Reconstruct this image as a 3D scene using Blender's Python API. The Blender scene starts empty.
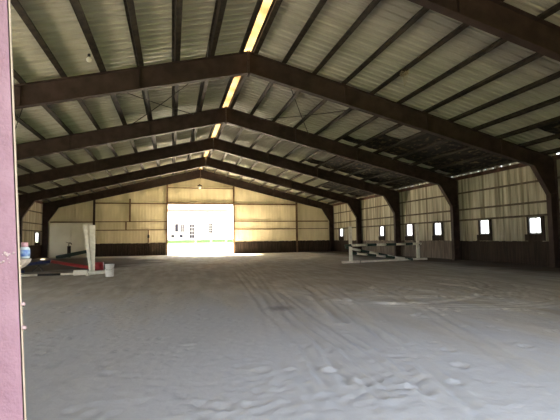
import bpy, math, random
import numpy as np
from mathutils import Vector, Matrix
random.seed(7); np.random.seed(7)
S = bpy.context.scene
COL = S.collection

# ------------------------------------------------------------ helpers
class MB:
    def __init__(s): s.v = []; s.f = []
    def add(s, vs, fs):
        n = len(s.v); s.v += [tuple(v) for v in vs]; s.f += [tuple(i + n for i in f) for f in fs]
    def box(s, c, d, rz=0, M=None):
        x, y, z = d[0] / 2, d[1] / 2, d[2] / 2
        vs = [Vector((a * x, b * y, e * z)) for a in (-1, 1) for b in (-1, 1) for e in (-1, 1)]
        R = M if M is not None else Matrix.Rotation(rz, 3, 'Z')
        vs = [R @ v + Vector(c) for v in vs]
        s.add(vs, [(0, 1, 3, 2), (4, 6, 7, 5), (0, 4, 5, 1), (2, 3, 7, 6), (0, 2, 6, 4), (1, 5, 7, 3)])
        return s
    def bar(s, a, b, w, h, up=(0, 0, 1), w2=None, h2=None):
        a = Vector(a); b = Vector(b); d = (b - a).normalized(); u = Vector(up)
        r = d.cross(u).normalized(); u = r.cross(d)
        w2 = w if w2 is None else w2; h2 = h if h2 is None else h2
        vs = [a + r * i * w / 2 + u * j * h / 2 for i, j in ((-1, -1), (1, -1), (1, 1), (-1, 1))] + \
             [b + r * i * w2 / 2 + u * j * h2 / 2 for i, j in ((-1, -1), (1, -1), (1, 1), (-1, 1))]
        s.add(vs, [(0, 1, 2, 3), (7, 6, 5, 4), (0, 4, 5, 1), (1, 5, 6, 2), (2, 6, 7, 3), (3, 7, 4, 0)])
        return s
    def tube(s, pts, r, n=10, caps=True):
        pts = [Vector(p) for p in pts]; rings = []
        rr = r if isinstance(r, (list, tuple)) else [r] * len(pts)
        for i, p in enumerate(pts):
            d = (pts[min(i + 1, len(pts) - 1)] - pts[max(i - 1, 0)]).normalized()
            u = Vector((0, 0, 1)) if abs(d.z) < .9 else Vector((1, 0, 0))
            a = d.cross(u).normalized(); b = a.cross(d)
            rings.append([p + (a * math.cos(t) + b * math.sin(t)) * rr[i] for t in [2 * math.pi * k / n for k in range(n)]])
        vs = [v for g in rings for v in g]; fs = []
        for i in range(len(pts) - 1):
            for k in range(n):
                fs.append((i * n + k, i * n + (k + 1) % n, (i + 1) * n + (k + 1) % n, (i + 1) * n + k))
        if caps:
            fs.append(tuple(range(n))[::-1]); fs.append(tuple((len(pts) - 1) * n + k for k in range(n)))
        s.add(vs, fs); return s
    def lathe(s, prof, c=(0, 0, 0), n=24, M=None):
        vs = []; fs = []
        for r, z in prof:
            for k in range(n):
                t = 2 * math.pi * k / n; v = Vector((r * math.cos(t), r * math.sin(t), z))
                if M is not None: v = M @ v
                vs.append(v + Vector(c))
        for i in range(len(prof) - 1):
            for k in range(n):
                fs.append((i * n + k, i * n + (k + 1) % n, (i + 1) * n + (k + 1) % n, (i + 1) * n + k))
        fs.append(tuple(range(n))[::-1]); fs.append(tuple((len(prof) - 1) * n + k for k in range(n)))
        s.add(vs, fs); return s
    def prism(s, poly, off):   # polygon (3D points) extruded by the vector off
        n = len(poly); off = Vector(off)
        vs = [Vector(p) for p in poly] + [Vector(p) + off for p in poly]
        fs = [tuple(range(n))[::-1], tuple(range(n, 2 * n))] + [(i, (i + 1) % n, n + (i + 1) % n, n + i) for i in range(n)]
        s.add(vs, fs); return s
    def build(s, name, mat, parent=None, smooth=False, bevel=0):
        me = bpy.data.meshes.new(name); me.from_pydata(s.v, [], s.f); me.update()
        o = bpy.data.objects.new(name, me); COL.objects.link(o)
        me.materials.append(mat)
        if smooth:
            for p in me.polygons: p.use_smooth = True
        if bevel:
            b = o.modifiers.new('b', 'BEVEL'); b.width = bevel; b.segments = 2; b.limit_method = 'ANGLE'
        if parent:
            o.parent = parent
            o.matrix_parent_inverse = Matrix.Translation(-Vector(parent.location))
        return o
def tag(o, label=None, cat=None, group=None, kind=None):
    if label: o['label'] = label
    if cat: o['category'] = cat
    if group: o['group'] = group
    if kind: o['kind'] = kind
    return o
def empty(name, loc):
    o = bpy.data.objects.new(name, None); COL.objects.link(o); o.location = loc
    o.empty_display_size = .1
    return o

# ------------------------------------------------------------ materials
def mat(name, c1, c2=None, rough=.7, scale=3, stretch=(1, 1, 1), metal=0, bump=0, bscale=40, spec=.3, lo=.35, hi=.65, detail=6):
    m = bpy.data.materials.new(name); m.use_nodes = True
    N = m.node_tree.nodes; L = m.node_tree.links; b = N['Principled BSDF']
    b.inputs['Roughness'].default_value = rough; b.inputs['Metallic'].default_value = metal
    b.inputs['Specular IOR Level'].default_value = spec
    b.inputs['Base Color'].default_value = (*c1, 1)
    tc = N.new('ShaderNodeTexCoord')
    if c2:
        mp = N.new('ShaderNodeMapping'); mp.inputs['Scale'].default_value = stretch
        nz = N.new('ShaderNodeTexNoise'); nz.inputs['Scale'].default_value = scale; nz.inputs['Detail'].default_value = detail
        cr = N.new('ShaderNodeValToRGB'); e = cr.color_ramp.elements
        e[0].position = lo; e[1].position = hi; e[0].color = (*c1, 1); e[1].color = (*c2, 1)
        L.new(tc.outputs['Object'], mp.inputs[0]); L.new(mp.outputs[0], nz.inputs[0]); L.new(nz.outputs[0], cr.inputs[0])
        L.new(cr.outputs[0], b.inputs['Base Color'])
    if bump:
        n2 = N.new('ShaderNodeTexNoise'); n2.inputs['Scale'].default_value = bscale; n2.inputs['Detail'].default_value = 5
        bp = N.new('ShaderNodeBump'); bp.inputs['Strength'].default_value = bump; bp.inputs['Distance'].default_value = .02
        L.new(tc.outputs['Object'], n2.inputs[0]); L.new(n2.outputs[0], bp.inputs['Height']); L.new(bp.outputs[0], b.inputs['Normal'])
    return m
M = {}
M['steel'] = mat('rusty_steel', (.022, .012, .0095), (.046, .026, .020), rough=.75, scale=2.2, bump=.2)
M['purlin'] = mat('purlin_steel', (.012, .009, .006), (.040, .030, .017), rough=.8, scale=4)
M['eave'] = mat('eave_steel', (.04, .02, .012), (.11, .05, .03), rough=.8, scale=2)
M['roof'] = mat('roof_sheet', (.34, .33, .26), (.43, .42, .335), rough=.5, scale=1.2, stretch=(.25, 2.5, 1), spec=.4)
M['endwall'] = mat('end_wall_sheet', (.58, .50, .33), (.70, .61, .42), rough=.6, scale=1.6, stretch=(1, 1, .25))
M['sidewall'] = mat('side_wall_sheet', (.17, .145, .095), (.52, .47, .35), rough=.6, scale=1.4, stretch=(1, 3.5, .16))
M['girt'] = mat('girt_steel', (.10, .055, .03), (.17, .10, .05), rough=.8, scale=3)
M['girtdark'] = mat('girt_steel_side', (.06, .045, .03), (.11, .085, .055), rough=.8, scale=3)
M['wood'] = mat('wainscot_wood', (.014, .009, .006), (.038, .024, .016), rough=.9, scale=2.2, stretch=(4, 4, .35), bump=.3)
M['woodpale'] = mat('wainscot_bleached', (.09, .07, .055), (.17, .14, .115), rough=.9, scale=2.5, stretch=(4, 4, .35), bump=.3)
M['board'] = mat('white_board', (.60, .56, .45), (.70, .66, .54), rough=.6, scale=.7)
M['white'] = mat('white_paint', (.62, .60, .55), (.78, .77, .73), rough=.6, scale=5)
M['whitedirty'] = mat('worn_white_paint', (.60, .56, .46), (.74, .70, .60), rough=.7, scale=6)
M['green'] = mat('dark_green_paint', (.012, .03, .022), (.025, .05, .035), rough=.6, scale=6)
M['red'] = mat('red_paint', (.22, .015, .018), (.32, .03, .03), rough=.5, scale=4)
M['blue'] = mat('navy_paint', (.01, .015, .06), (.02, .03, .10), rough=.5, scale=4)
M['frame'] = mat('window_frame_white', (.16, .16, .17), rough=.5)
M['pink'] = mat('faded_primer', (.185, .10, .13), (.225, .13, .165), rough=.65, scale=7, bump=.25, bscale=60)
M['pinkedge'] = mat('pale_edge', (.30, .23, .18), (.36, .29, .23), rough=.6, scale=20)  # paler cream tone for the post edge and the bracket
M['chalk'] = mat('chalky_spatter', (.28, .20, .21), (.34, .26, .26), rough=.9, scale=30)
M['black'] = mat('black_rubber', (.012, .012, .012), (.02, .02, .02), rough=.6)
M['insul'] = mat('torn_insulation', (.008, .007, .005), (.15, .115, .06), rough=.95, scale=5, stretch=(1, .5, 1), bump=.6, bscale=12, lo=.54, hi=.74)
M['gravel'] = mat('pale_gravel', (.60, .56, .49), (.72, .68, .60), rough=.95, scale=8)
M['earth'] = mat('packed_earth', (.09, .075, .055), (.15, .13, .10), rough=.95, scale=3)
M['grass'] = mat('grass_green', (.035, .075, .012), (.06, .11, .022), rough=.95, scale=6)
M['stucco'] = mat('house_wall', (.78, .76, .72), (.84, .82, .79), rough=.9, scale=2)
M['shingle'] = mat('house_roof', (.16, .13, .10), (.22, .18, .13), rough=.9, scale=9)
M['fascia'] = mat('pink_fascia', (.16, .05, .05), rough=.7)
M['darkglass'] = mat('dark_house_glass', (.008, .008, .014), rough=.7, spec=.1)
M['skyblue'] = mat('blue_plastic', (.06, .12, .45), (.10, .18, .55), rough=.4, scale=3)
M['label'] = mat('blue_label', (.04, .09, .28), (.20, .28, .40), rough=.4, scale=60)
M['cap'] = mat('pink_cap', (.36, .20, .21), rough=.5)
M['bottle'] = mat('milky_bottle', (.30, .35, .37), (.38, .42, .43), rough=.35, scale=20)
M['straw'] = mat('straw', (.20, .16, .09), (.34, .28, .17), rough=.95, scale=30)
M['rod'] = mat('brace_rod_steel', (.03, .024, .018), rough=.7)
M['hull'] = mat('porcelain', (.75, .72, .62), rough=.4)
# clear panes
g = bpy.data.materials.new('window_glass'); g.use_nodes = True; N = g.node_tree.nodes; L = g.node_tree.links
N.remove(N['Principled BSDF']); t = N.new('ShaderNodeBsdfTransparent'); gl = N.new('ShaderNodeBsdfGlossy'); gl.inputs['Roughness'].default_value = .1
mx = N.new('ShaderNodeMixShader'); mx.inputs[0].default_value = .08; t.inputs[0].default_value = (.93, .95, .95, 1)
L.new(t.outputs[0], mx.inputs[1]); L.new(gl.outputs[0], mx.inputs[2]); L.new(mx.outputs[0], N['Material Output'].inputs[0]); M['glass'] = g
# yellowed translucent ridge panel
g = bpy.data.materials.new('yellowed_fibreglass'); g.use_nodes = True; N = g.node_tree.nodes; L = g.node_tree.links
N.remove(N['Principled BSDF']); t = N.new('ShaderNodeBsdfTranslucent'); d = N.new('ShaderNodeBsdfDiffuse')
nz = N.new('ShaderNodeTexNoise'); nz.inputs['Scale'].default_value = 1.3; cr = N.new('ShaderNodeValToRGB')
cr.color_ramp.elements[0].position = .35; cr.color_ramp.elements[0].color = (.030, .015, .006, 1)
cr.color_ramp.elements[1].position = .62; cr.color_ramp.elements[1].color = (.085, .053, .022, 1)
tc = N.new('ShaderNodeTexCoord'); L.new(tc.outputs['Object'], nz.inputs[0]); L.new(nz.outputs[0], cr.inputs[0])
L.new(cr.outputs[0], t.inputs[0]); d.inputs[0].default_value = (.5, .4, .2, 1)
mx = N.new('ShaderNodeMixShader'); mx.inputs[0].default_value = .35
L.new(t.outputs[0], mx.inputs[1]); L.new(d.outputs[0], mx.inputs[2]); L.new(mx.outputs[0], N['Material Output'].inputs[0]); M['ridge'] = g
# arena footing
def footing():
    m = bpy.data.materials.new('sand_footing'); m.use_nodes = True
    N = m.node_tree.nodes; L = m.node_tree.links; b = N['Principled BSDF']; b.inputs['Roughness'].default_value = .95
    b.inputs['Specular IOR Level'].default_value = .1
    tc = N.new('ShaderNodeTexCoord')
    n1 = N.new('ShaderNodeTexNoise'); n1.inputs['Scale'].default_value = .55; n1.inputs['Detail'].default_value = 8; n1.inputs['Roughness'].default_value = .65
    c1 = N.new('ShaderNodeValToRGB'); e = c1.color_ramp.elements
    e[0].position = .3; e[0].color = (.39, .36, .305, 1); e[1].position = .7; e[1].color = (.48, .45, .39, 1)
    mp = N.new('ShaderNodeMapping'); mp.inputs['Scale'].default_value = (1.1, .25, 1); mp.inputs['Rotation'].default_value = (0, 0, .15)
    n2 = N.new('ShaderNodeTexNoise'); n2.inputs['Scale'].default_value = 2.2; n2.inputs['Detail'].default_value = 7
    c2 = N.new('ShaderNodeValToRGB'); e = c2.color_ramp.elements
    e[0].position = .42; e[0].color = (.86, .85, .84, 1); e[1].position = .62; e[1].color = (1.08, 1.08, 1.08, 1)
    mul = N.new('ShaderNodeMixRGB'); mul.blend_type = 'MULTIPLY'; mul.inputs[0].default_value = 1
    L.new(tc.outputs['Object'], n1.inputs[0]); L.new(n1.outputs[0], c1.inputs[0])
    L.new(tc.outputs['Object'], mp.inputs[0]); L.new(mp.outputs[0], n2.inputs[0]); L.new(n2.outputs[0], c2.inputs[0])
    L.new(c1.outputs[0], mul.inputs[1]); L.new(c2.outputs[0], mul.inputs[2])
    # one small round darker spot
    sep = N.new('ShaderNodeVectorMath'); sep.operation = 'DISTANCE'; sep.inputs[1].default_value = (-.55, 9.35, 0)
    sc = N.new('ShaderNodeMapping'); sc.inputs['Scale'].default_value = (1, 1, 0)
    L.new(tc.outputs['Object'], sc.inputs[0]); L.new(sc.outputs[0], sep.inputs[0])
    mr = N.new('ShaderNodeMapRange'); mr.inputs['From Min'].default_value = .12; mr.inputs['From Max'].default_value = .42
    mr.inputs['To Min'].default_value = .62; mr.inputs['To Max'].default_value = 1
    L.new(sep.outputs['Value'], mr.inputs['Value'])
    m2 = N.new('ShaderNodeMixRGB'); m2.blend_type = 'MULTIPLY'; m2.inputs[0].default_value = 1
    # bluish sky light painted into the sand colour near the doorway
    s6 = N.new('ShaderNodeVectorMath'); s6.operation = 'DISTANCE'; s6.inputs[1].default_value = (-3.2, 4.5, 0); L.new(sc.outputs[0], s6.inputs[0])
    n6 = N.new('ShaderNodeTexNoise'); n6.inputs['Scale'].default_value = .9; n6.inputs['Detail'].default_value = 7; n6.inputs['Roughness'].default_value = .7; L.new(mp.outputs[0], n6.inputs[0])
    a6 = N.new('ShaderNodeMath'); a6.operation = 'MULTIPLY_ADD'; a6.inputs[1].default_value = -14; L.new(n6.outputs[0], a6.inputs[0]); L.new(s6.outputs['Value'], a6.inputs[2])
    r6 = N.new('ShaderNodeMapRange'); r6.inputs['From Min'].default_value = 3.0; r6.inputs['From Max'].default_value = -3.0; L.new(a6.outputs[0], r6.inputs['Value'])
    m6 = N.new('ShaderNodeMixRGB'); m6.inputs[2].default_value = (.39, .405, .435, 1); L.new(r6.outputs[0], m6.inputs[0]); L.new(mul.outputs[0], m6.inputs[1]); mul = m6
    L.new(mul.outputs[0], m2.inputs[1]); L.new(mr.outputs[0], m2.inputs[2]); 
    # dark earth plus painted-in shade by the right wall; darker ground round left clutter
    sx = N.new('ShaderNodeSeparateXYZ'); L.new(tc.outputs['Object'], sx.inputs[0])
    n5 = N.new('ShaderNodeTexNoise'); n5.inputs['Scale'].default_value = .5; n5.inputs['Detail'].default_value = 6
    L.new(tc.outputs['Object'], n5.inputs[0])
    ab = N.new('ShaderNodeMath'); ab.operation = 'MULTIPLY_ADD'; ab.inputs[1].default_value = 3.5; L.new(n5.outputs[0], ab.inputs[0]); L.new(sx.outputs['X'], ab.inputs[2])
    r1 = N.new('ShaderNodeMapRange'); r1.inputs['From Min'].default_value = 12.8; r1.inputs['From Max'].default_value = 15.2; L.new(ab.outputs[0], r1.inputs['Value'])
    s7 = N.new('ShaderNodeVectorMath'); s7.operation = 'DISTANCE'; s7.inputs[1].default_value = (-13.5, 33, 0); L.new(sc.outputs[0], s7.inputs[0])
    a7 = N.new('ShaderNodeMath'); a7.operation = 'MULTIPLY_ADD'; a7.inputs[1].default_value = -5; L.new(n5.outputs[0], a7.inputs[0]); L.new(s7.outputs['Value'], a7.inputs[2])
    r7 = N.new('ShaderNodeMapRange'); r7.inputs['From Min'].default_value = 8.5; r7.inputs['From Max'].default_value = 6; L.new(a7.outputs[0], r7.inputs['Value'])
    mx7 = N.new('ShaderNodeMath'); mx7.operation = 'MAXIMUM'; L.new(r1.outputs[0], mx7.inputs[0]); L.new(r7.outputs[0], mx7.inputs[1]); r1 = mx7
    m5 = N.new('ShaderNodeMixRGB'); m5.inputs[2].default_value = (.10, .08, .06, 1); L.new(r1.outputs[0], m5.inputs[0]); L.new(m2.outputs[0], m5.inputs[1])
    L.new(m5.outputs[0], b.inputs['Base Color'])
    n3 = N.new('ShaderNodeTexNoise'); n3.inputs['Scale'].default_value = 14; n3.inputs['Detail'].default_value = 8
    bp = N.new('ShaderNodeBump'); bp.inputs['Strength'].default_value = .4; bp.inputs['Distance'].default_value = .02
    L.new(tc.outputs['Object'], n3.inputs[0]); L.new(n3.outputs[0], bp.inputs['Height']); L.new(bp.outputs[0], b.inputs['Normal'])
    return m
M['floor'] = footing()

# ------------------------------------------------------------ building numbers
FY = [8.79, 16.02, 23.25, 30.48, 37.72, 44.95]      # portal frame planes
YN, YE = 1.5, 45.22                                 # near and far end walls
XI, XO, XW = 14.757, 15.2, 15.32                    # column inner face, outer face, side sheet
def ztop(x): return 9.14 - .25 * abs(x)             # top of rafters
def zroof(x): return ztop(x) + .30                  # roof sheet
# ------------------------------------------------------------ arena floor
def vnoise(x, y, s, seed):
    r = np.random.RandomState(seed); G = r.rand(256, 256)
    X = x / s + 64; Y = y / s + 64
    xi = np.floor(X).astype(int); yi = np.floor(Y).astype(int); fx = X - xi; fy = Y - yi
    fx = fx * fx * (3 - 2 * fx); fy = fy * fy * (3 - 2 * fy)
    g_ = lambda a, b: G[a % 256, b % 256]
    return (g_(xi, yi) * (1 - fx) + g_(xi + 1, yi) * fx) * (1 - fy) + (g_(xi, yi + 1) * (1 - fx) + g_(xi + 1, yi + 1) * fx) * fy - .5
xs = np.concatenate([np.arange(-15.4, -7, .25), np.arange(-7, 9, .055), np.arange(9, 15.41, .16), [15.42]])
ys = [1.0]
while ys[-1] < 46: ys.append(ys[-1] + max(.05, .0055 * ys[-1]))
ys = np.array(ys)
GX, GY = np.meshgrid(xs, ys)
H = vnoise(GX, GY, 2.2, 1) * .03 + vnoise(GX, GY, .7, 2) * .012 + vnoise(GX, GY, .22, 3) * .004 + vnoise(GX, GY, .1, 4) * .005
H *= .35 + .9 * np.clip(vnoise(GX, GY, 3.1, 5) + .6, 0, 1.2)
rs = np.random.RandomState(11)
def dist_poly(pts):
    d = np.full(GX.shape, 9.)
    for (ax, ay), (bx, by) in zip(pts[:-1], pts[1:]):
        L2 = (bx - ax) ** 2 + (by - ay) ** 2
        t = np.clip(((GX - ax) * (bx - ax) + (GY - ay) * (by - ay)) / L2, 0, 1)
        d = np.minimum(d, np.hypot(GX - ax - t * (bx - ax), GY - ay - t * (by - ay)))
    return d
def rut(pts, w=.10, dep=.03, lip=.02):
    global H
    d = dist_poly(pts); H = H - dep * np.exp(-(d / w) ** 2) + lip * np.exp(-((d - w * 1.9) / (w * .7)) ** 2)
def arc(cx, cy, r, a0, a1, n=28, e=1.):
    return [(cx + r * math.cos(math.radians(a0 + (a1 - a0) * k / n)), cy + e * r * math.sin(math.radians(a0 + (a1 - a0) * k / n))) for k in range(n + 1)]
H0 = H.copy()
for dx in (0, .22, .46, .7, 1.5, 1.75, 2.0):          # vehicle and drag tracks running to the doorway
    rut([(-1.9 + dx, 3.5), (-.9 + dx, 9.5), (.3 + dx, 18), (1.3 + dx * .8, 28), (1.7 + dx * .7, 44)], .07, .022, .014)
for dx in (0, .3, 1.4, 1.7):
    rut([(-.6 + dx, 3.2), (1.0 + dx, 8.6), (2.2 + dx, 14), (3.0 + dx, 24), (2.2 + dx * .6, 44)], .06, .02, .016)
for r_ in (2.0, 2.3, 2.6, 3.3, 3.6, 4.6, 4.9, 5.2):    # circling tracks
    rut(arc(5.0, 13.2, r_, -150, 60, e=1.1), .06, .03, .03)
rut([(.6, 9.9), (2.1, 10.1), (3.4, 10.8), (4.3, 11.8)], .09, .0, .06)
rut([(.2, 12.6), (.8, 11.5), (1.0, 10.4), (1.1, 9.2)], .10, .05, .04)
for r_ in (7.2, 7.6, 8.1, 9.2, 9.6):
    rut(arc(9.5, 17, r_, 180, 300), .07, .02, .016)
H = H0 + (H - H0) * .38
rut([(1.59, 9.33), (2.29, 8.95), (3.13, 8.94), (4.23, 9.25), (5.09, 9.74), (5.81, 10.4), (6.22, 11.3), (5.9, 12.3)], .09, -.035, -.01)
rut([(2.3, 11.1), (3.18, 11.67), (3.3, 12.3)], .08, -.04, -.01)
rut([(1.3, 13), (1.21, 12.17), (.62, 9.51), (.35, 8.21), (.13, 7.32)], .09, .04, .02)
for q in (0, .16, .5): rut([(-.9 + q, 3.9), (-.77 + q, 5.6), (-.72 + q, 7.2), (-.3 + q, 12)], .05, .018, .012)
for q in (0, .28): rut([(-1.32 + q, 4.4), (-1.1 + q, 6.0), (-.94 + q, 9.2), (-.6 + q, 12.9), (0 + q, 20)], .05, .016, .012)
for q in (.35, .7, 1.05, 1.4, 2.2): rut(arc(4.6, 11.2, q + 1.0, -80, 95, e=1.1), .06, .012, .012)
def dent(x, y, r, dep):
    global H
    j0, j1 = np.searchsorted(ys, [y - .4, y + .4]); i0, i1 = np.searchsorted(xs, [x - .4, x + .4])
    gx = GX[j0:j1, i0:i1]; gy = GY[j0:j1, i0:i1]; d = np.hypot(gx - x, (gy - y) * .85)
    H[j0:j1, i0:i1] += -dep * np.exp(-(d / r) ** 4) + dep * .55 * np.exp(-((d - r * 1.35) / (r * .35)) ** 2)
for _ in range(1500):                                   # hoofprints churned into the sand
    x = rs.normal(-3.3, 2.2); y = abs(rs.normal(0, 5.2)) + 3.6
    if x < 1.5: dent(x, y, rs.uniform(.045, .065), rs.uniform(.005, .013))
for _ in range(260): dent(rs.uniform(-6.5, 8.5), rs.uniform(4, 20), rs.uniform(.06, .09), rs.uniform(.015, .03))
wall_d = np.minimum(15.4 - np.abs(GX), 46 - GY)
H += .05 * np.clip(1 - wall_d / 1.0, 0, 1)
H = np.clip(H, -.09, .11) - .012
H[GY > 44.9] = 0.0
nx, ny = len(xs), len(ys)
me = bpy.data.meshes.new('floor')
V = np.stack([GX, GY, H], -1).reshape(-1, 3)
idx = np.arange(nx * ny).reshape(ny, nx)
F = np.stack([idx[:-1, :-1], idx[:-1, 1:], idx[1:, 1:], idx[1:, :-1]], -1).reshape(-1, 4)
me.vertices.add(len(V)); me.vertices.foreach_set('co', V.ravel().astype(np.float32))
me.loops.add(F.size); me.loops.foreach_set('vertex_index', F.ravel().astype(np.int32))
me.polygons.add(len(F)); me.polygons.foreach_set('loop_start', (np.arange(len(F)) * 4).astype(np.int32))
me.polygons.foreach_set('loop_total', np.full(len(F), 4, np.int32))
me.polygons.foreach_set('use_smooth', np.ones(len(F), bool))
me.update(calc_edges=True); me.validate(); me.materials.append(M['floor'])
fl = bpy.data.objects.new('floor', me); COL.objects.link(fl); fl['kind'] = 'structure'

# ------------------------------------------------------------ ribbed metal sheets
def rib_positions(a, b, period=.305, rib=.03, w=.035, minor=True):
    P = []
    n = int((b - a) / period) + 1
    for k in range(n + 1):
        c = a + k * period
        P += [(c - w, 0), (c - w * .55, rib), (c + w * .55, rib), (c + w, 0)]
        if minor:
            for q in (.33, .66):
                m_ = c + q * period; P += [(m_ - .014, 0), (m_, rib * .22), (m_ + .014, 0)]
    return [(u, h) for u, h in P if a <= u <= b]
def ribbed(u0, u1, low, high, holes, place, **kw):
    """strips from low(u) to high(u); holes = (u0,u1,v0,v1); place(u,v,h)->xyz"""
    mb = MB(); P = rib_positions(u0, u1, **kw); P = [(u0, 0)] + P + [(u1, 0)]
    edges = [e for h in holes for e in h[:2]]
    for e in edges:
        P.append((e, 0))
    P.sort()
    for (a, ha), (b, hb) in zip(P[:-1], P[1:]):
        if b - a < 1e-5: continue
        m_ = (a + b) / 2; segs = [(low(m_), high(m_))]; full = True
        for h in holes:
            if h[0] < m_ < h[1]:
                full = False; ns = []
                for s0, s1 in segs:
                    if h[2] > s0: ns.append((s0, min(s1, h[2])))
                    if h[3] < s1: ns.append((max(s0, h[3]), s1))
                segs = ns
        for s0, s1 in segs:
            if full: q = [(a, low(a), ha), (b, low(b), hb), (b, high(b), hb), (a, high(a), ha)]
            else: q = [(a, s0, ha), (b, s0, hb), (b, s1 if s1 < high(m_) - 1e-6 else high(b), hb), (a, s1 if s1 < high(m_) - 1e-6 else high(a), ha)]
            mb.add([place(*p) for p in q], [(0, 1, 2, 3)])
    return mb
# roof: the ribs run down the slope
XS = .20
rf = MB()
for sgn in (-1, 1):
    m1 = ribbed(YN - .3, YE + .3, lambda u: XS, lambda u: XW + .02, [], lambda u, v, h: (sgn * v, u, zroof(v) - h), rib=.055, w=.036, period=.34)
    rf.add(m1.v, m1.f)
tag(rf.build('ceiling', M['roof']), kind='structure')
# unseen canopy added to keep steep sky light off the near floor
cn = MB(); cn.prism([(-9, YN - .1, 5.95), (11, YN - .1, 5.95), (11, -2.4, 5.45), (-9, -2.4, 5.45)], (0, 0, .06))
tag(cn.build('added_canopy', M['roof']), kind='structure')
# ridge light panel
rp = MB()
n = 10
for k in range(n):
    a0 = -1 + 2 * k / n; a1 = -1 + 2 * (k + 1) / n
    P = [(a * (XS + .06), zroof(XS) + .05 + .05 * (1 - a * a)) for a in (a0, a1)]
    rp.add([(P[0][0], YN - .3, P[0][1]), (P[1][0], YN - .3, P[1][1]), (P[1][0], YE + .3, P[1][1]), (P[0][0], YE + .3, P[0][1])], [(0, 1, 2, 3)])
tag(rp.build('ridge_skylight', M['ridge']), 'glowing amber translucent strip running along the roof peak', 'skylight')

# windows: centre y, half width, sill z, head z
RW = [(17.38, .37, 1.66, 2.50), (20.96, .37, 1.68, 2.54), (25.49, .37, 1.67, 2.54), (29.1, .39, 1.65, 2.58), (33.55, .34, 1.67, 2.54), (42.72, .42, 1.72, 2.62)]
LW = [(43.45, .5, 1.52, 2.45)] + [(y, .37, 1.67, 2.54) for y in (33.5, 29.1, 25.5, 21.0, 17.4)]  # first is in view; the rest mirror the right wall, added for light
def hole(w): return (w[0] - w[1], w[0] + w[1], w[2], w[3])
dots = []
for y in np.arange(18.2, 24.2, .62): dots.append((y, y + .07, zroof(XW) - .078, zroof(XW) - .045))
for y in np.arange(24.8, 30.4, .93): dots.append((y, y + .08, zroof(XW) - .075, zroof(XW) - .045))
dots.append((15.75, 15.95, zroof(XW) - .09, zroof(XW) - .045))
hi = lambda u: zroof(XW) + .015
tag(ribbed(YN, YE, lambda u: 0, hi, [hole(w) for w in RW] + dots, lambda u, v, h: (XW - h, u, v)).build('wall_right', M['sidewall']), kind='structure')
tag(ribbed(YN, YE, lambda u: 0, hi, [hole(w) for w in LW if w[0] > 15] + [(5.0, 14.6, 0, 4.25)], lambda u, v, h: (-XW + h, u, v)).build('wall_left', M['sidewall']), kind='structure')  # wide opening out of view, added to light the middle of the floor
DX0, DX1, DZ = -3.39, 3.52, 5.36
roofz = lambda u: zroof(max(abs(u), XS)) + .02
tag(ribbed(-XW, XW, lambda u: 0, roofz, [(DX0, DX1, 0, DZ)], lambda u, v, h: (u, YE - h, v)).build('wall_far', M['endwall']), kind='structure')
NX0, NX1, NZ = -3.6, 4.5, 5.6
tag(ribbed(-XW, XW, lambda u: 0, roofz, [(NX0, NX1, 0, NZ)], lambda u, v, h: (u, YN + h - .1, min(v, roofz(u)))).build('wall_near', M['endwall']), kind='structure')

def window(i, side, w):
    y, hw, z0, z1 = w; x = side * XW; d = -side
    t = empty('window_%d' % i, (x, y, z0)); t['kind'] = 'structure'
    m_ = MB()
    for yy in (y - hw, y + hw): m_.box((x + d * .03, yy, (z0 + z1) / 2), (.07, .07, z1 - z0 + .04))
    for zz in (z0, z1): m_.box((x + d * .03, y, zz), (.07, 2 * hw, .08))
    m_.build('window_frame', M['frame'], t)
    MB().box((x + d * .02, y - hw * .05, (z0 + z1) / 2), (.03, .05, z1 - z0 - .04)).build('mullion', M['frame'], t)
    MB().box((x, y, (z0 + z1) / 2), (.006, 2 * hw - .04, z1 - z0 - .04)).build('pane', M['glass'], t)
    c = MB()
    c.box((x + d * .09, y - hw - .13, (1.28 + z1 + .04) / 2), (.045, .20, z1 + .04 - 1.28))
    c.box((x + d * .09, y + hw + .06, (1.28 + z1 + .04) / 2), (.045, .07, z1 + .04 - 1.28))
    c.build('casing', M['wood'], t)
    a = MB(); n = 6; a0, a1 = y - hw - .22, y + hw + .27
    for k in range(n):
        ya = a0 + (a1 - a0) * (k + .5) / n
        a.box((x + d * .085, ya, (1.285 + z0 - .03) / 2), (.04, (a1 - a0) / n - .008, z0 - .03 - 1.285))
    a.build('apron_board', M['wood'], t)
for i, w in enumerate(RW): window(i + 1, 1, w)
for i, w in enumerate(LW): window(i + 1 + len(RW), -1, w)

# wainscot of upright planks along the foot of the walls
def planks(name, a, b, z1, place, m_, wd=.24, lab=None, dz=.02):
    mb = MB(); u = a
    while u < b - .02:
        w = min(wd * random.uniform(.8, 1.2), b - u)
        z = z1 + random.uniform(-dz, dz); th = random.uniform(.03, .045)
        c, d = place(u + w / 2, w - .004, z / 2, z, th); mb.box(c, d); u += w
    return tag(mb.build(name, m_), kind='structure')
pr = lambda u, w, zc, h, th: ((XW - .05 - th / 2 + 0, u, zc), (th, w, h))
pl_ = lambda u, w, zc, h, th: ((-XW + .05 + th / 2, u, zc), (th, w, h))
pf = lambda u, w, zc, h, th: ((u, YE - .05 - th / 2, zc), (w, th, h))
planks('baseboard_right', YN + .1, 23.2, 1.27, pr, M['wood'])
planks('baseboard_right', 23.2, 37.6, 1.27, pr, M['woodpale'])
planks('baseboard_right', 37.6, YE - .1, 1.27, pr, M['wood'])
planks('baseboard_left', 14.7, YE - .1, 1.27, pl_, M['wood'])
planks('baseboard_far', -10.5, DX0 - .2, 1.30, pf, M['wood'])
planks('baseboard_far', DX1 + .2, XW - .15, 1.30, pf, M['wood'])

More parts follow.
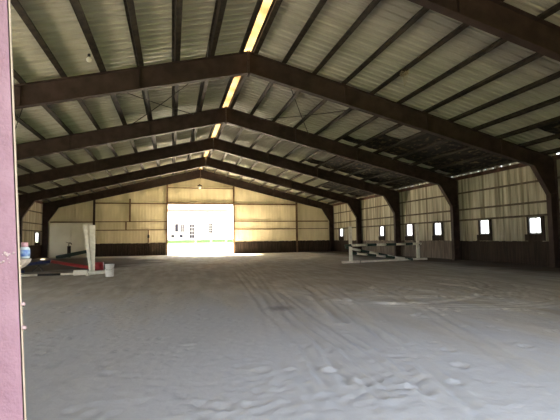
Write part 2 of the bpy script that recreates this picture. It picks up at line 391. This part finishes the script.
# ------------------------------------------------------------ portal frames
def ibeam(mb, outer, inner, y, web=.014, fl=.26, ft=.025):
    n = len(outer)
    for i in range(n - 1):
        mb.prism([(outer[i][0], y - web / 2, outer[i][1]), (outer[i + 1][0], y - web / 2, outer[i + 1][1]),
                  (inner[i + 1][0], y - web / 2, inner[i + 1][1]), (inner[i][0], y - web / 2, inner[i][1])], (0, web, 0))
    for line in (outer, inner):
        for a, b in zip(line[:-1], line[1:]):
            mb.bar((a[0], y, a[1]), (b[0], y, b[1]), ft, fl, up=(0, 1, 0))
def portal(y, label):
    t = empty('portal_frame', (0, y, 0)); tag(t, label, 'steel frame', 'steel portal frames across the barn')
    for s in (-1, 1):
        c = MB()
        ibeam(c, [(s * XO, 0.02), (s * XO, 3.52), (s * XO, ztop(XO) - .02)], [(s * XI, .02), (s * XI, 3.52), (s * 13.861, 4.943)], y)
        c.bar((s * XI, y, 3.52), (s * XO, y, 3.62), .02, .24, up=(0, 1, 0))
        c.build('column', M['steel'], t)
        MB().box((s * 14.98, y, .05), (.62, .36, .06)).build('base_plate', M['steel'], t)
        r = MB()
        xs_ = [13.861, 9, 5, .02]; out = [(s * XO, ztop(XO) - .02)] + [(s * x, ztop(x) - .015) for x in xs_[1:]]
        inn = [(s * 13.861, 4.943)] + [(s * x, 8.26 - .2393 * x) for x in xs_[1:]]
        ibeam(r, out, inn, y)
        for k in range(1, 11):
            x = 1.32 * k + .2
            if x < 13.5 and k % 3 == 0:
                r.box((s * x, y, (ztop(x) + 8.26 - .2393 * x) / 2 - .01), (.012, .2, ztop(x) - 8.26 + .2393 * x - .06))
        r.build('rafter', M['steel'], t)
    p = MB()
    for s in (-1, 1): p.box((s * .03, y, 8.66), (.028, .27, 1.02))
    for zz in (8.25, 8.4, 8.55, 8.75, 8.9):
        for dy in (-.08, .08): p.tube([(-.07, y + dy, zz), (.07, y + dy, zz)], .016, 6)
    p.build('splice_plate', M['steel'], t)
    return t
for y, lb in zip(FY, ['brown steel frame overhead nearest the camera, crossing the top right corner',
                      'first full brown steel frame from the camera, peak near the top of the picture',
                      'second full brown steel frame from the camera, just beyond the crossed brace rods',
                      'third full brown steel frame back, reaching the right wall behind the white jump',
                      'fourth full brown steel frame back, last one before the far end frame',
                      'brown steel frame standing against the yellow end wall']):
    portal(y, lb)

# purlins (Z sections lying on the rafters)
ORD = ['', 'first', 'second', 'third', 'fourth', 'fifth', 'sixth', 'seventh', 'eighth', 'ninth', 'tenth', 'eleventh']
for s in (-1, 1):
    sd = 'left' if s < 0 else 'right'
    for k in range(0, 12):
        x = s * (.24 + 1.315 * k); z = ztop(x)
        mb = MB(); y0, y1 = YN + .05, YE - .07
        e = -s * .25; n_ = 1
        tilt = math.atan(.25) * s
        R = Matrix.Rotation(tilt, 3, 'Y'); yc = (y0 + y1) / 2; Ln = y1 - y0
        def bx(dx, dz, w, h): mb.box(Vector((x, yc, z + .105)) + R @ Vector((dx, 0, dz)), (w, Ln, h), M=R)
        bx(0, .015, .03, .235); q_ = -s if k else s
        bx(q_ * .075, -.097, .17, .012); bx(-q_ * .045, .127, .10, .012); bx(q_ * .155, -.07, .012, .06)
        lab = ('brown roof purlin along the %s edge of the amber ridge strip' % sd) if k == 0 else \
              ('dark roof purlin, %s one out on the %s slope beyond the ridge purlin' % (ORD[k], sd))
        tag(mb.build('roof_purlin', M['purlin']), lab, 'purlin', 'purlins under the %s roof slope' % sd)
    es = MB(); es.box((s * 15.22, (YN + YE) / 2, ztop(15.22) + .02), (.06, YE - YN - .3, .22))
    es.box((s * 15.17, (YN + YE) / 2, ztop(15.22) - .09), (.12, YE - YN - .3, .015))
    tag(es.build('eave_beam', M['eave']), 'rusty eave beam along the top of the %s side wall' % sd, 'beam')

# girts
for s, sd in ((-1, 'left'), (1, 'right')):
    for z, w in ((2.64, 'lowest, just above the windows'), (3.32, 'middle one of three'), (4.40, 'highest of three')):
        g_ = MB(); L_ = YE - YN - .3; yc = (YE + YN) / 2
        g_.box((s * 15.24, yc, z), (.075, L_, .02)); g_.box((s * 15.205, yc, z - .05), (.008, L_, .10)); 
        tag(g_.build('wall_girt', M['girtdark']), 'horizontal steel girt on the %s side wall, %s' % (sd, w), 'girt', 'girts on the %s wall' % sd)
def egirt(x0, x1, z, lab, h=.14, m_='girt'):
    g_ = MB(); yc = YE - .095
    g_.box(((x0 + x1) / 2, yc, z + h / 2 - .01), (x1 - x0, .10, .015)); g_.box(((x0 + x1) / 2, yc - .045, z), (x1 - x0, .012, h))
    return tag(g_.build('end_wall_girt', M[m_]), lab, 'girt', 'girts on the end wall')
egirt(-10.5, DX0 - .16, 5.42, 'long brown girt left of the doorway at the height of its header', .13)
egirt(-10.5, DX0 - .16, 3.52, 'middle brown girt left of the doorway', .09)
egirt(-10.5, DX0 - .16, 2.66, 'lowest brown girt left of the doorway', .09)
egirt(DX1 + .16, 10.72, 5.42, 'brown girt right of the doorway level with its header', .17)
egirt(DX1 + .16, 10.72, 3.52, 'middle brown girt right of the doorway, left of the post', .10)
egirt(DX1 + .16, 10.72, 2.66, 'lowest brown girt right of the doorway, left of the post', .10)
egirt(10.9, 14.6, 3.52, 'dark girt in the far right corner bay, upper of two', .13)
egirt(10.9, 14.6, 2.66, 'dark girt in the far right corner bay, lower of two', .08)
egirt(DX0, DX1, 7.12, 'brown girt in the gable above the doorway', .10)
egirt(-14.6, -10.7, 3.50, 'dark girt in the left corner above the white board', .10)
def epost(x, lab, w=.18, z1=None, z0=0., m_='girt'):
    z1 = z1 or (8.26 - .2393 * abs(x) + .05); p_ = MB(); yc = YE - .12
    p_.box((x, yc - .07, (z0 + z1) / 2), (w, .016, z1 - z0)); p_.box((x, yc + .05, (z0 + z1) / 2), (w, .016, z1 - z0)); p_.box((x, yc - .01, (z0 + z1) / 2), (.012, .12, z1 - z0))
    return tag(p_.build('end_wall_post', M[m_]), lab, 'post', 'posts of the end wall')
epost(DX0 - .08, 'brown steel post forming the left side of the doorway', .17)
epost(DX1 + .08, 'brown steel post forming the right side of the doorway', .17)
epost(-10.6, 'dark steel post between the white board and the ribbed end wall', .2, m_='steel')
epost(10.81, 'steel post in the middle of the wall right of the doorway', .2)
epost(-7.18, 'short upright stub between the two upper girts left of the doorway', .16, 5.9, 3.52)
epost(-7.55, 'short upright stub between the two lower girts left of the doorway', .12, 3.5, 2.68)
epost(-5.35, 'short upright stub between lowest girt and wainscot left of the doorway', .1, 2.64, 1.32)
hd = MB(); hd.box(((DX0 + DX1) / 2, YE - .14, DZ + .09), (DX1 - DX0, .16, .20))
tag(hd.build('door_header', M['girt']), 'brown steel header beam over the bright doorway', 'beam')
for x, z, w in ((DX0 + .02, 2.55, 'upper'), (DX0 + .02, .95, 'lower')):
    k = MB(); k.lathe([(.03, 0), (.075, .02), (.075, .07), (.03, .09)], (x, YE - .34, z), 12)  # white insulators on the edge of the doorway
    k.box((x - .02, YE - .25, z + .045), (.03, .16, .03))
    tag(k.build('post_insulator', M['hull'], None, True), 'small white knob on the left door post, %s of two' % w, 'insulator')
# white boarded corner
wb = empty('wall_board', (-12.6, YE - .15, 0)); tag(wb, 'smooth off-white board covering the left corner of the end wall', 'board')
for k, (a, b) in enumerate(((-14.62, -12.65), (-12.645, -10.72))):
    for (z0, z1) in ((.04, 1.68), (1.688, 3.42)):
        MB().box(((a + b) / 2, YE - .17, (z0 + z1) / 2), (b - a, .02, z1 - z0)).build('panel', M['board'], wb)
# notice on the wall
nb = MB(); nb.box((-9.35, YE - .10, 3.06), (1.15, .02, .5)); 
tag(nb.build('wall_patch', M['endwall']), 'pale patch panel between the girts right of the dark post', 'panel')
mt = MB(); mt.box((-5.33, YE - .19, 1.97), (.2, .08, .28)); mt.box((-5.33, YE - .19, 2.14), (.1, .06, .08))
tag(mt.build('switch_box', M['black']), 'small dark box on the wall left of the doorway', 'box')

# brace rods
def rod(a, b, lab):
    f = lambda p: (p[0], p[1], ztop(p[0]) - .10)
    A = Vector(f(a)); B = Vector(f(b)); pts = [A.lerp(B, k / 8) - Vector((0, 0, .09 * math.sin(math.pi * k / 8))) for k in range(9)]
    tag(MB().tube(pts, .02, 6).build('brace_rod', M['rod'], None, True), lab, 'brace rod', 'cross brace rods under the roof')
y0, y1 = 16.1, 23.15
rod((-5.9, y0), (-1.8, y1), 'thin brace rod left of the ridge, running toward the peak as it recedes')
rod((-1.2, y0), (-5.2, y1), 'thin brace rod left of the ridge, running away from the peak as it recedes')
rod((1.5, y0), (4.95, y1), 'thin brace rod right of the ridge, running away from the peak as it recedes')
rod((6.3, y0), (2.0, y1), 'thin brace rod right of the ridge, running toward the peak as it recedes')
rod((-7.9, y0), (-10.9, y1), 'thin brace rod low on the left slope beside the pink post')

# torn insulation under the damaged roof at the right
def torn(cells, lab, seed):
    r = random.Random(seed); mb = MB()
    for (k, ya, yb) in cells:
        xa = .24 + 1.315 * k + .02; xb = min(xa + 1.275, 15.08)
        n = max(3, int((yb - ya) / .35)); ra = []
        for i in range(n + 1):
            y = ya + (yb - ya) * i / n
            dx = r.uniform(0, .1) if 0 < i < n else 0
            ra.append((y + (r.uniform(-.1, .1) if i in (0, n) else 0), xa, xb, r.uniform(.02, .09)))
        for (y_a, a, b, h1), (y_b, c, d, h2) in zip(ra[:-1], ra[1:]):
            m1 = (a + b) / 2
            for (p, q, hh1, hh2) in ((a, m1, h1, h2), (m1, b, h1, h2)):
                z = lambda x, sag: zroof(x) - .105 - sag
                sp1, sq1 = (0, hh1) if p == a else (hh1, 0); sp2, sq2 = (0, hh2) if p == a else (hh2, 0)
                low = [(p, y_a, z(p, sp1)), (q, y_a, z(q, sq1)), (q, y_b, z(q, sq2)), (p, y_b, z(p, sp2))]
                mb.prism(low, (0, 0, .02))
        for _ in range(int((yb - ya) * 3.2)):
            y = r.uniform(ya, yb); x = r.choice((xa + .02, xb - .04, r.uniform(xa, xb))); L_ = r.uniform(.1, .34)
            zz = zroof(x) - .1
            w = r.uniform(.02, .09); dx, dy = r.uniform(-.1, .1), r.uniform(-.12, .12)
            mb.prism([(x, y, zz), (x + .01, y + w, zz), (x + dx + .01, y + dy + w * .3, zz - L_), (x + dx, y + dy, zz - L_ * .9)], (.006, .002, 0))
    tag(mb.build('torn_insulation', M['insul']), lab, 'insulation', 'tattered insulation under the right roof slope')
f0, f1, f2, f3, f4 = FY[0] + .3, FY[1] - .3, FY[1] + .3, FY[2] - .3, FY[2] + .3
torn([(8, f0, 11.6), (9, f0, 14.2), (10, f0, 14.6), (11, f0, 15.4)], 'blackened insulation near the top right corner, nearest of the torn stretches', 1)
torn([(5, 22.0, f3), (6, 20.3, f3), (7, 17.6, f3), (8, f2, f3), (9, f2, f3), (10, f2, f3), (11, f2, f3)], 'blackened insulation above the two nearest right windows', 2)
torn([(5, 29.0, FY[3] - .3), (6, 26.6, FY[3] - .3), (7, f4, FY[3] - .3), (8, f4, FY[3] - .3), (9, f4, FY[3] - .3), (10, f4, FY[3] - .3), (11, f4, FY[3] - .3)], 'blackened insulation above the white jump', 3)
torn([(8, 33.5, FY[4] - .3), (9, 32, FY[4] - .3), (10, 31, FY[4] - .3)], 'blackened insulation in the fourth bay, farthest of the torn stretches', 4)

# bulb fittings and nest
def bulb(x, y, z, lab, sc=1):
    t = empty('hanging_lamp', (x, y, z)); tag(t, lab, 'lamp')
    MB().lathe([(.03 * sc, .0), (.045 * sc, .01), (.045 * sc, .09), (.02 * sc, .11)], (x, y, z), 14).build('socket', M['black'], t, True)
    MB().lathe([(.02 * sc, 0), (.05 * sc, -.03), (.085 * sc, -.09), (.07 * sc, -.15), (.02 * sc, -.18)], (x, y, z + .005), 16).build('bulb', M['hull'], t, True)
    return t
bulb(-5.62, 14.3, 7.62, 'pale bulb hanging under the near left roof, not lit')
MB_ = empty('gable_lamp', (-.1, YE - .26, 7.32)); tag(MB_, 'white globe lamp with dark cap mounted above the doorway', 'lamp')
MB().lathe([(.04, -.32), (.14, -.27), (.19, -.15), (.16, -.04), (.10, 0)], (-.1, YE - .36, 7.34), 18).build('globe', M['hull'], MB_, True)
MB().lathe([(.26, .0), (.24, .04), (.08, .12), (.05, .18)], (-.1, YE - .36, 7.34), 18).build('cap', M['steel'], MB_, True)
MB().bar((-.1, YE - .36, 7.5), (-.1, YE - .05, 7.56), .03, .03).build('arm', M['steel'], MB_)
nst = MB(); r = random.Random(4)
for k in range(46):
    a = r.uniform(0, 6.28); c = Vector((5.50 + .12 * math.cos(a), 13.5 + .16 * math.sin(a), ztop(5.5) + .02 + r.uniform(-.08, .1)))
    d = Vector((-math.sin(a), math.cos(a), r.uniform(-.3, .3))) * r.uniform(.05, .12); nst.bar(c - d, c + d, .018, .018)
for k in range(5): nst.bar((5.5, 13.4 + .05 * k, ztop(5.5)), (5.56, 13.35 + .06 * k, ztop(5.5) - .28 - .05 * k), .012, .012)
tag(nst.build('bird_nest', M['straw']), 'straw bird nest stuck on a purlin at upper right', 'nest')

# ------------------------------------------------------------ pink post at the near doorway
PY = 1.56
pp = empty('door_post', (-3.47, PY, 0)); tag(pp, 'pink primed steel door post at the left edge, close to the camera', 'post')
def ex(z): return -3.462 - .0605 * (z - 1.69)                # leaning right edge
zA, zB = -.02, 5.9
b_ = MB()
b_.prism([(ex(zA) - .30, PY, zA), (ex(zA) - .004, PY, zA), (ex(zB) - .004, PY, zB), (ex(zB) - .30, PY, zB)], (0, .012, 0))
b_.build('face_plate', M['pink'], pp)
b_ = MB(); b_.prism([(ex(zA) - .008, PY, zA), (ex(zA), PY, zA), (ex(zB), PY, zB), (ex(zB) - .008, PY, zB)], (0, .008, 0)); b_.build('edge_flange', M['pinkedge'], pp)
b_ = MB(); b_.prism([(ex(zA) - .30, PY + .014, zA), (ex(zA) - .012, PY + .014, zA), (ex(zB) - .012, PY + .014, zB), (ex(zB) - .30, PY + .014, zB)], (0, .012, 0)); b_.build('back_plate', M['pink'], pp)
sp = MB(); r = random.Random(9)
for k in range(26):
    x = -3.53 + .085 * (r.random() ** .7) - .02; z = 1.545 + r.gauss(0, .012) + (.006 if x > -3.5 else -.004); s_ = r.uniform(.002, .0055)
    if x > ex(z) - .012: continue
    sp.lathe([(s_ * .5, -s_ * .5), (s_, 0), (s_ * .6, s_ * .5)], (x, PY - .001, z), 7, Matrix.Rotation(math.pi / 2, 3, 'X'))
sp.build('spatter', M['chalk'], pp, True)
for (z, s_) in ((1.395, .008), (1.318, .010)):
    MB().lathe([(s_ * .6, -.006), (s_, 0), (s_ * .5, .006)], (ex(z) + .006, PY - .002, z), 8, Matrix.Rotation(.5, 3, 'Y')).build('paint_blob', M['chalk'], pp, True)
br = MB()
br.prism([(-3.62, PY + .10, 1.538), (-3.462, PY + .10, 1.538), (-3.468, PY + .10, 1.524), (-3.485, PY + .10, 1.508), (-3.50, PY + .10, 1.502), (-3.62, PY + .10, 1.502)], (0, .06, 0))
br.box((-3.56, PY + .06, 1.52), (.06, .1, .036))
br.build('bracket', M['pinkedge'], pp, bevel=.003)
bt = empty('plastic_bottle', (-3.479, 1.69, 1.539)); tag(bt, 'small white bottle with blue label and pink cap on the pink post bracket', 'bottle')
bx_, by_, bz_ = -3.479, 1.69, 1.5395
MB().lathe([(.014, 0), (.017, .003), (.017, .036), (.012, .041), (.010, .043)], (bx_, by_, bz_), 20).build('body', M['bottle'], bt, True)
MB().lathe([(.0176, .008), (.0176, .032)], (bx_, by_, bz_), 20).build('label_band', M['label'], bt, True)
MB().lathe([(.0105, .042), (.0115, .044), (.0115, .057), (.010, .059)], (bx_, by_, bz_), 20).build('bottle_cap', M['cap'], bt, True)

# ------------------------------------------------------------ jumping equipment, right
def striped_pole(a, b, bands, lab, name='jump_pole', rad=.075, grp=None):
    a = Vector(a); b = Vector(b); t = empty(name, a); tag(t, lab, 'pole', grp)
    tot = sum(w for w, c in bands); u = 0
    for w, c in bands:
        p, q = a.lerp(b, u / tot), a.lerp(b, (u + w) / tot); u += w
        MB().tube([p, q], rad, 12).build('painted_band', M[c], t, True)
    return t
def jump_standard(x, y, h, lab, rz=0.1):
    t = empty('jump_standard', (x, y, 0)); tag(t, lab, 'jump standard', 'white standards of the right jump')
    MB().bar((x, y, .04), (x, y, h), .20, .13, up=(0, 1, 0), w2=.17, h2=.10).build('upright', M['whitedirty'], t, bevel=.006)
    c, s = math.cos(rz), math.sin(rz)
    MB().bar((x - .66 * c, y - .66 * s - .12, .07), (x + .66 * c, y + .66 * s - .12, .07), .05, .13).build('foot', M['whitedirty'], t, bevel=.005)
    MB().bar((x - .66 * c, y - .66 * s + .12, .07), (x + .66 * c, y + .66 * s + .12, .07), .05, .13).build('foot', M['whitedirty'], t, bevel=.005)
    k = MB(); k.box((x, y - .12, 1.02), (.07, .14, .03)); k.box((x, y - .19, 1.045), (.07, .02, .08)); k.build('jump_cup', M['black'], t)
    return t
jump_standard(7.84, 23.95, 2.3, 'white upright on a low foot holding the left end of the striped poles', .28)
jump_standard(13.2, 24.87, 2.45, 'white upright on a low foot holding the right end of the striped poles', .12)
W_, G_ = 'whitedirty', 'green'
striped_pole((7.4, 23.79, 1.10), (13.4, 24.79, 1.10), [(.45, G_), (.35, W_), (.9, W_), (.75, G_), (.8, W_), (.85, G_), (.8, W_), (.65, G_), (.8, W_)], 'white and dark green striped pole lying level across both standards', grp='striped poles of the right jump')
striped_pole((7.9, 24.15, .62), (12.55, 24.55, .07), [(.5, G_), (.85, W_), (.75, G_), (.8, W_), (.8, G_), (.9, W_), (.7, G_)], 'white and dark green striped pole slanting from left standard down to the sand', grp='striped poles of the right jump')
striped_pole((7.7, 24.4, .95), (12.4, 25.3, .07), [(.5, G_), (.7, W_), (.75, G_), (.8, W_), (.8, G_), (.9, W_), (.7, G_)], 'rear green and white striped pole slanting behind the front ones', grp='striped poles of the right jump')
gr_ = MB(); gr_.bar((8.45, 23.8, .08), (12.6, 24.55, .08), .05, .11)
tag(gr_.build('ground_rail', M['whitedirty'], None, bevel=.005), 'low white rail on the sand between the two white standards', 'rail')

# ------------------------------------------------------------ left clutter
t = empty('jump_wing', (-6.65, 21.2, 0)); tag(t, 'tall white standard of two tapering boards beside the bucket', 'jump standard')
MB().bar((-6.66, 21.18, .12), (-6.93, 21.2, 2.35), .04, .11, up=(1, 0, 0), h2=.20).build('board', M['whitedirty'], t, bevel=.005)
MB().bar((-6.56, 21.24, .12), (-6.62, 21.26, 2.35), .04, .15, up=(1, 0, 0), h2=.26).build('board', M['whitedirty'], t, bevel=.005)
MB().bar((-7.35, 20.95, .14), (-6.8, 21.1, .14), .22, .24, h2=.2).build('foot', M['whitedirty'], t, bevel=.01)
MB().bar((-6.75, 21.0, .10), (-5.98, 21.15, .13), .2, .17, h2=.15).build('foot', M['whitedirty'], t, bevel=.01)
MB().bar((-6.75, 20.8, .06), (-6.60, 21.6, .06), .12, .12).build('foot', M['whitedirty'], t, bevel=.01)
bk = empty('bucket', (-5.66, 19.98, 0)); tag(bk, 'white plastic bucket standing on the sand beside the white wing', 'bucket')
prof = [(.17, 0), (.178, .01), (.188, .40), (.198, .405), (.198, .43), (.190, .435), (.194, .52), (.204, .53), (.200, .54), (.185, .53), (.165, .03)]
MB().lathe([(r_, z * 1.02) for r_, z in prof], (-5.66, 19.98, 0), 28).build('pail', M['white'], bk, True)
hp = [(-5.66 + .205 * math.cos(a), 19.98 - .12 * math.sin(a) * 1.0 - .1 * math.sin(a), .47 - .17 * math.sin(a)) for a in [math.pi * k / 12 for k in range(13)]]
MB().tube(hp, .005, 6).build('handle', M['rod'], bk, True)
striped_pole((-11.8, 21.2, .06), (-7.35, 21.5, .06), [(1.1, 'white'), (.7, 'black'), (1.05, 'whitedirty'), (.95, 'black'), (.65, 'whitedirty')], 'white and dark striped pole lying on the sand at left', 'ground_pole', .05)
striped_pole((-9.35, 25.2, .50), (-7.15, 24.35, .14), [(1, 'red')], 'thick red pole slanting down to the sand behind the white wing', 'red_pole', .09)
bar_ = empty('red_drum', (-6.80, 24.25, 0)); tag(bar_, 'red drum lying on its side behind the white bucket', 'drum')
Mr = Matrix.Rotation(math.pi / 2, 3, 'Y') 
MB().lathe([(.20, -.25), (.225, -.24), (.225, -.1), (.235, -.09), (.225, -.08), (.225, .1), (.235, .11), (.225, .12), (.225, .24), (.20, .25)], (-6.80, 24.25, .235), 24, Mr).build('barrel', M['red'], bar_, True)
MB().lathe([(.19, -.255), (.19, -.248)], (-6.80, 24.25, .235), 24, Mr).build('lid', M['red'], bar_)
striped_pole((-12.9, 25.6, .09), (-9.42, 25.25, .50), [(1.4, 'blue'), (.12, 'white'), (1.7, 'blue')], 'navy pole with a white band, propped on the low trestle', 'blue_pole', .085)
striped_pole((-12.8, 24.3, .07), (-10.3, 24.0, .07), [(1.6, 'blue'), (.1, 'white'), (.9, 'blue')], 'navy pole lying flat on the sand in front of the trestle', 'blue_pole', .07)
tr = empty('pole_trestle', (-9.9, 25.0, 0)); tag(tr, 'low dark trestle under the red and navy poles', 'trestle')
for dx in (-.28, .28): 
    MB().bar((-9.9 + dx, 24.8, 0), (-9.9 - dx * .2, 25.0, .36), .05, .06, up=(0, 1, 0)).build('leg', M['black'], tr)
MB().box((-9.8, 25.2, .345), (.5, .6, .05)).build('top_rail', M['black'], tr)
tag(MB().tube([(-13.4, 42.9, .08), (-10.75, 42.2, .60)], [.2, .15], 12).build('green_pole', M['green'], None, True), 'dark green pole slanting up from the sand before the white board', 'pole')
hy = empty('water_hydrant', (-12.75, 44.6, 0)); tag(hy, 'dark hydrant post with a hooked head in front of the white board', 'hydrant')
MB().box((-12.75, 44.65, .56), (.30, .14, 1.12)).build('wooden_post', M['wood'], hy, bevel=.01)
MB().tube([(-12.75, 44.5, 0), (-12.75, 44.5, 1.3)], .03, 10).build('riser_pipe', M['steel'], hy, True)
MB().tube([(-12.75, 44.5, 1.28), (-12.75, 44.5, 1.40), (-12.65, 44.5, 1.44), (-12.52, 44.5, 1.36), (-12.5, 44.5, 1.26)], [.05, .06, .045, .04, .035], 10).build('spout', M['steel'], hy, True)
MB().bar((-12.75, 44.5, 1.42), (-13.0, 44.5, 1.52), .03, .04).build('lever', M['steel'], hy)

# ------------------------------------------------------------ outside
def ground(name, pts_z, x0, x1, m_, kind='structure'):
    mb = MB(); n = len(pts_z)
    for (ya, za), (yb, zb) in zip(pts_z[:-1], pts_z[1:]):
        mb.add([(x0, ya, za), (x1, ya, za), (x1, yb, zb), (x0, yb, zb)], [(0, 1, 2, 3)])
    return tag(mb.build(name, m_), kind=kind)
ground('driveway', [(YE + .1, -.01), (54, .1), (62, .33), (70.5, .72)], -60, 60, M['gravel'])
ground('lawn', [(70.5, .72), (75.5, 1.5), (140, 1.9)], -90, 90, M['grass'])
ground('yard_front', [(-14, -.03), (.98, -.03)], -60, 60, M['earth'])
ground('meadow', [(-160, -.05), (-14, -.03)], -160, 160, M['grass'])
hs = empty('house', (-1, 78, 1.45)); tag(hs, 'sunlit white house seen through the doorway', 'house')
MB().box((-6.5, 80.5, 3.9), (27, 5, 5.6)).build('wall', M['stucco'], hs)
rr = MB(); rr.prism([(-20.6, 77.3, 7.02), (-20.6, 80.5, 9.17), (-20.6, 83.7, 7.02)], (28.2, 0, 0)); rr.build('roof', M['shingle'], hs)
MB().box((-6.5, 77.26, 6.97), (28.2, .08, .28)).build('fascia', M['fascia'], hs)
sky = MB(); sky.box((4.2, 78.3, 7.62), (.8, .5, .35)); sky.build('roof_vent', M['skyblue'], hs)
def hwin(x, z0, z1, w, n=2, m_=3, name='window'):
    f_ = MB(); f_.box((x, 77.97, (z0 + z1) / 2), (w, .05, z1 - z0)); q = f_.build(name, M['frame'], hs)
    p_ = MB(); cw = (w - .1) / n; ch = (z1 - z0 - .1) / m_
    for i in range(n):
        for j in range(m_): p_.box((x - w / 2 + .05 + cw * (i + .5), 77.94, z0 + .05 + ch * (j + .5)), (cw * .8, .02, ch * .8))
    p_.build('pane', M['darkglass'], q)
hwin(-2.15, 2.9, 4.65, .75, 1, 1); hwin(-1.1, 2.95, 4.5, .7, 2, 4); hwin(.6, 1.8, 4.5, .95, 2, 4, 'door'); hwin(4.05, 2.7, 4.6, .8, 2, 4); hwin(-7, 2.9, 4.6, 1.4, 2, 3)
for i, (x, lab) in enumerate(((-2.85, 'dark garden chair outside, under the dark house window'), (-1.35, 'dark garden chair outside, nearer the house door'))):
    ch = empty('garden_chair', (x, 76.0, 1.52)); tag(ch, lab, 'chair', 'garden chairs on the lawn')
    MB().box((x, 76.0, 1.97), (.6, .55, .06)).build('seat', M['darkglass'], ch)
    MB().box((x, 76.28, 2.25), (.6, .05, .5)).build('backrest', M['darkglass'], ch)
    for a in (-.26, .26):
        for b in (-.24, .24): MB().box((x + a, 76.0 + b, 1.74), (.04, .04, .42)).build('leg', M['darkglass'], ch)
fc = empty('pipe_fence', (3.5, 66, .65)); tag(fc, 'thin white pipe fence across the yard outside', 'fence')
for x in np.arange(.6, 8.2, 2.4): MB().tube([(x, 66, .6), (x, 66, 2.5)], .035, 8).build('fence_post', M['whitedirty'], fc, True)
for z in (1.7, 2.45): MB().tube([(.6, 66, z), (7.9, 66, z)], .025, 8).build('fence_rail', M['whitedirty'], fc, True)

# ------------------------------------------------------------ light
w = bpy.data.worlds.new('W'); S.world = w; w.use_nodes = True; N = w.node_tree.nodes; L = w.node_tree.links
bg = N['Background']; st = N.new('ShaderNodeTexSky'); st.sky_type = 'NISHITA'; st.sun_disc = False
st.sun_elevation = math.radians(48); st.sun_rotation = math.radians(-31); st.dust_density = 2; st.air_density = 1
mx = N.new('ShaderNodeMixRGB'); mx.inputs[0].default_value = .62; mx.inputs[2].default_value = (.68, .68, .68, 1)
sc = N.new('ShaderNodeVectorMath'); sc.operation = 'SCALE'; sc.inputs['Scale'].default_value = .12
L.new(st.outputs[0], sc.inputs[0]); L.new(sc.outputs[0], mx.inputs[1]); L.new(mx.outputs[0], bg.inputs[0]); bg.inputs[1].default_value = 1.6
sd = bpy.data.lights.new('sun', 'SUN'); sd.energy = 30; sd.angle = math.radians(.6); sd.color = (1, .89, .72)
so = bpy.data.objects.new('sun', sd); COL.objects.link(so)
so.rotation_euler = Vector((2.7, -4.5, -5.4)).to_track_quat('-Z', 'Y').to_euler()

# ------------------------------------------------------------ camera
f_, yaw, pitch, roll, cx = 412.69, .256284, .068379, -.013863, -2.96157
fw = Vector((math.sin(yaw) * math.cos(pitch), math.cos(yaw) * math.cos(pitch), math.sin(pitch)))
rt = Vector((math.cos(yaw), -math.sin(yaw), 0)); up = rt.cross(fw)
r2 = math.cos(roll) * rt + math.sin(roll) * up; u2 = -math.sin(roll) * rt + math.cos(roll) * up
cd = bpy.data.cameras.new('camera'); cd.sensor_width = 36; cd.lens = 36 * f_ / 560; cd.clip_start = .05; cd.clip_end = 500
co = bpy.data.objects.new('camera', cd); COL.objects.link(co)
Mx = Matrix((r2, u2, -fw)).transposed().to_4x4(); Mx.translation = Vector((cx, 0, 1.6)); co.matrix_world = Mx
S.camera = co
S.view_settings.view_transform = 'Standard'; S.view_settings.look = 'None'; S.view_settings.gamma = 1
S.view_settings.use_curve_mapping = False; S.view_settings.exposure = 3.2
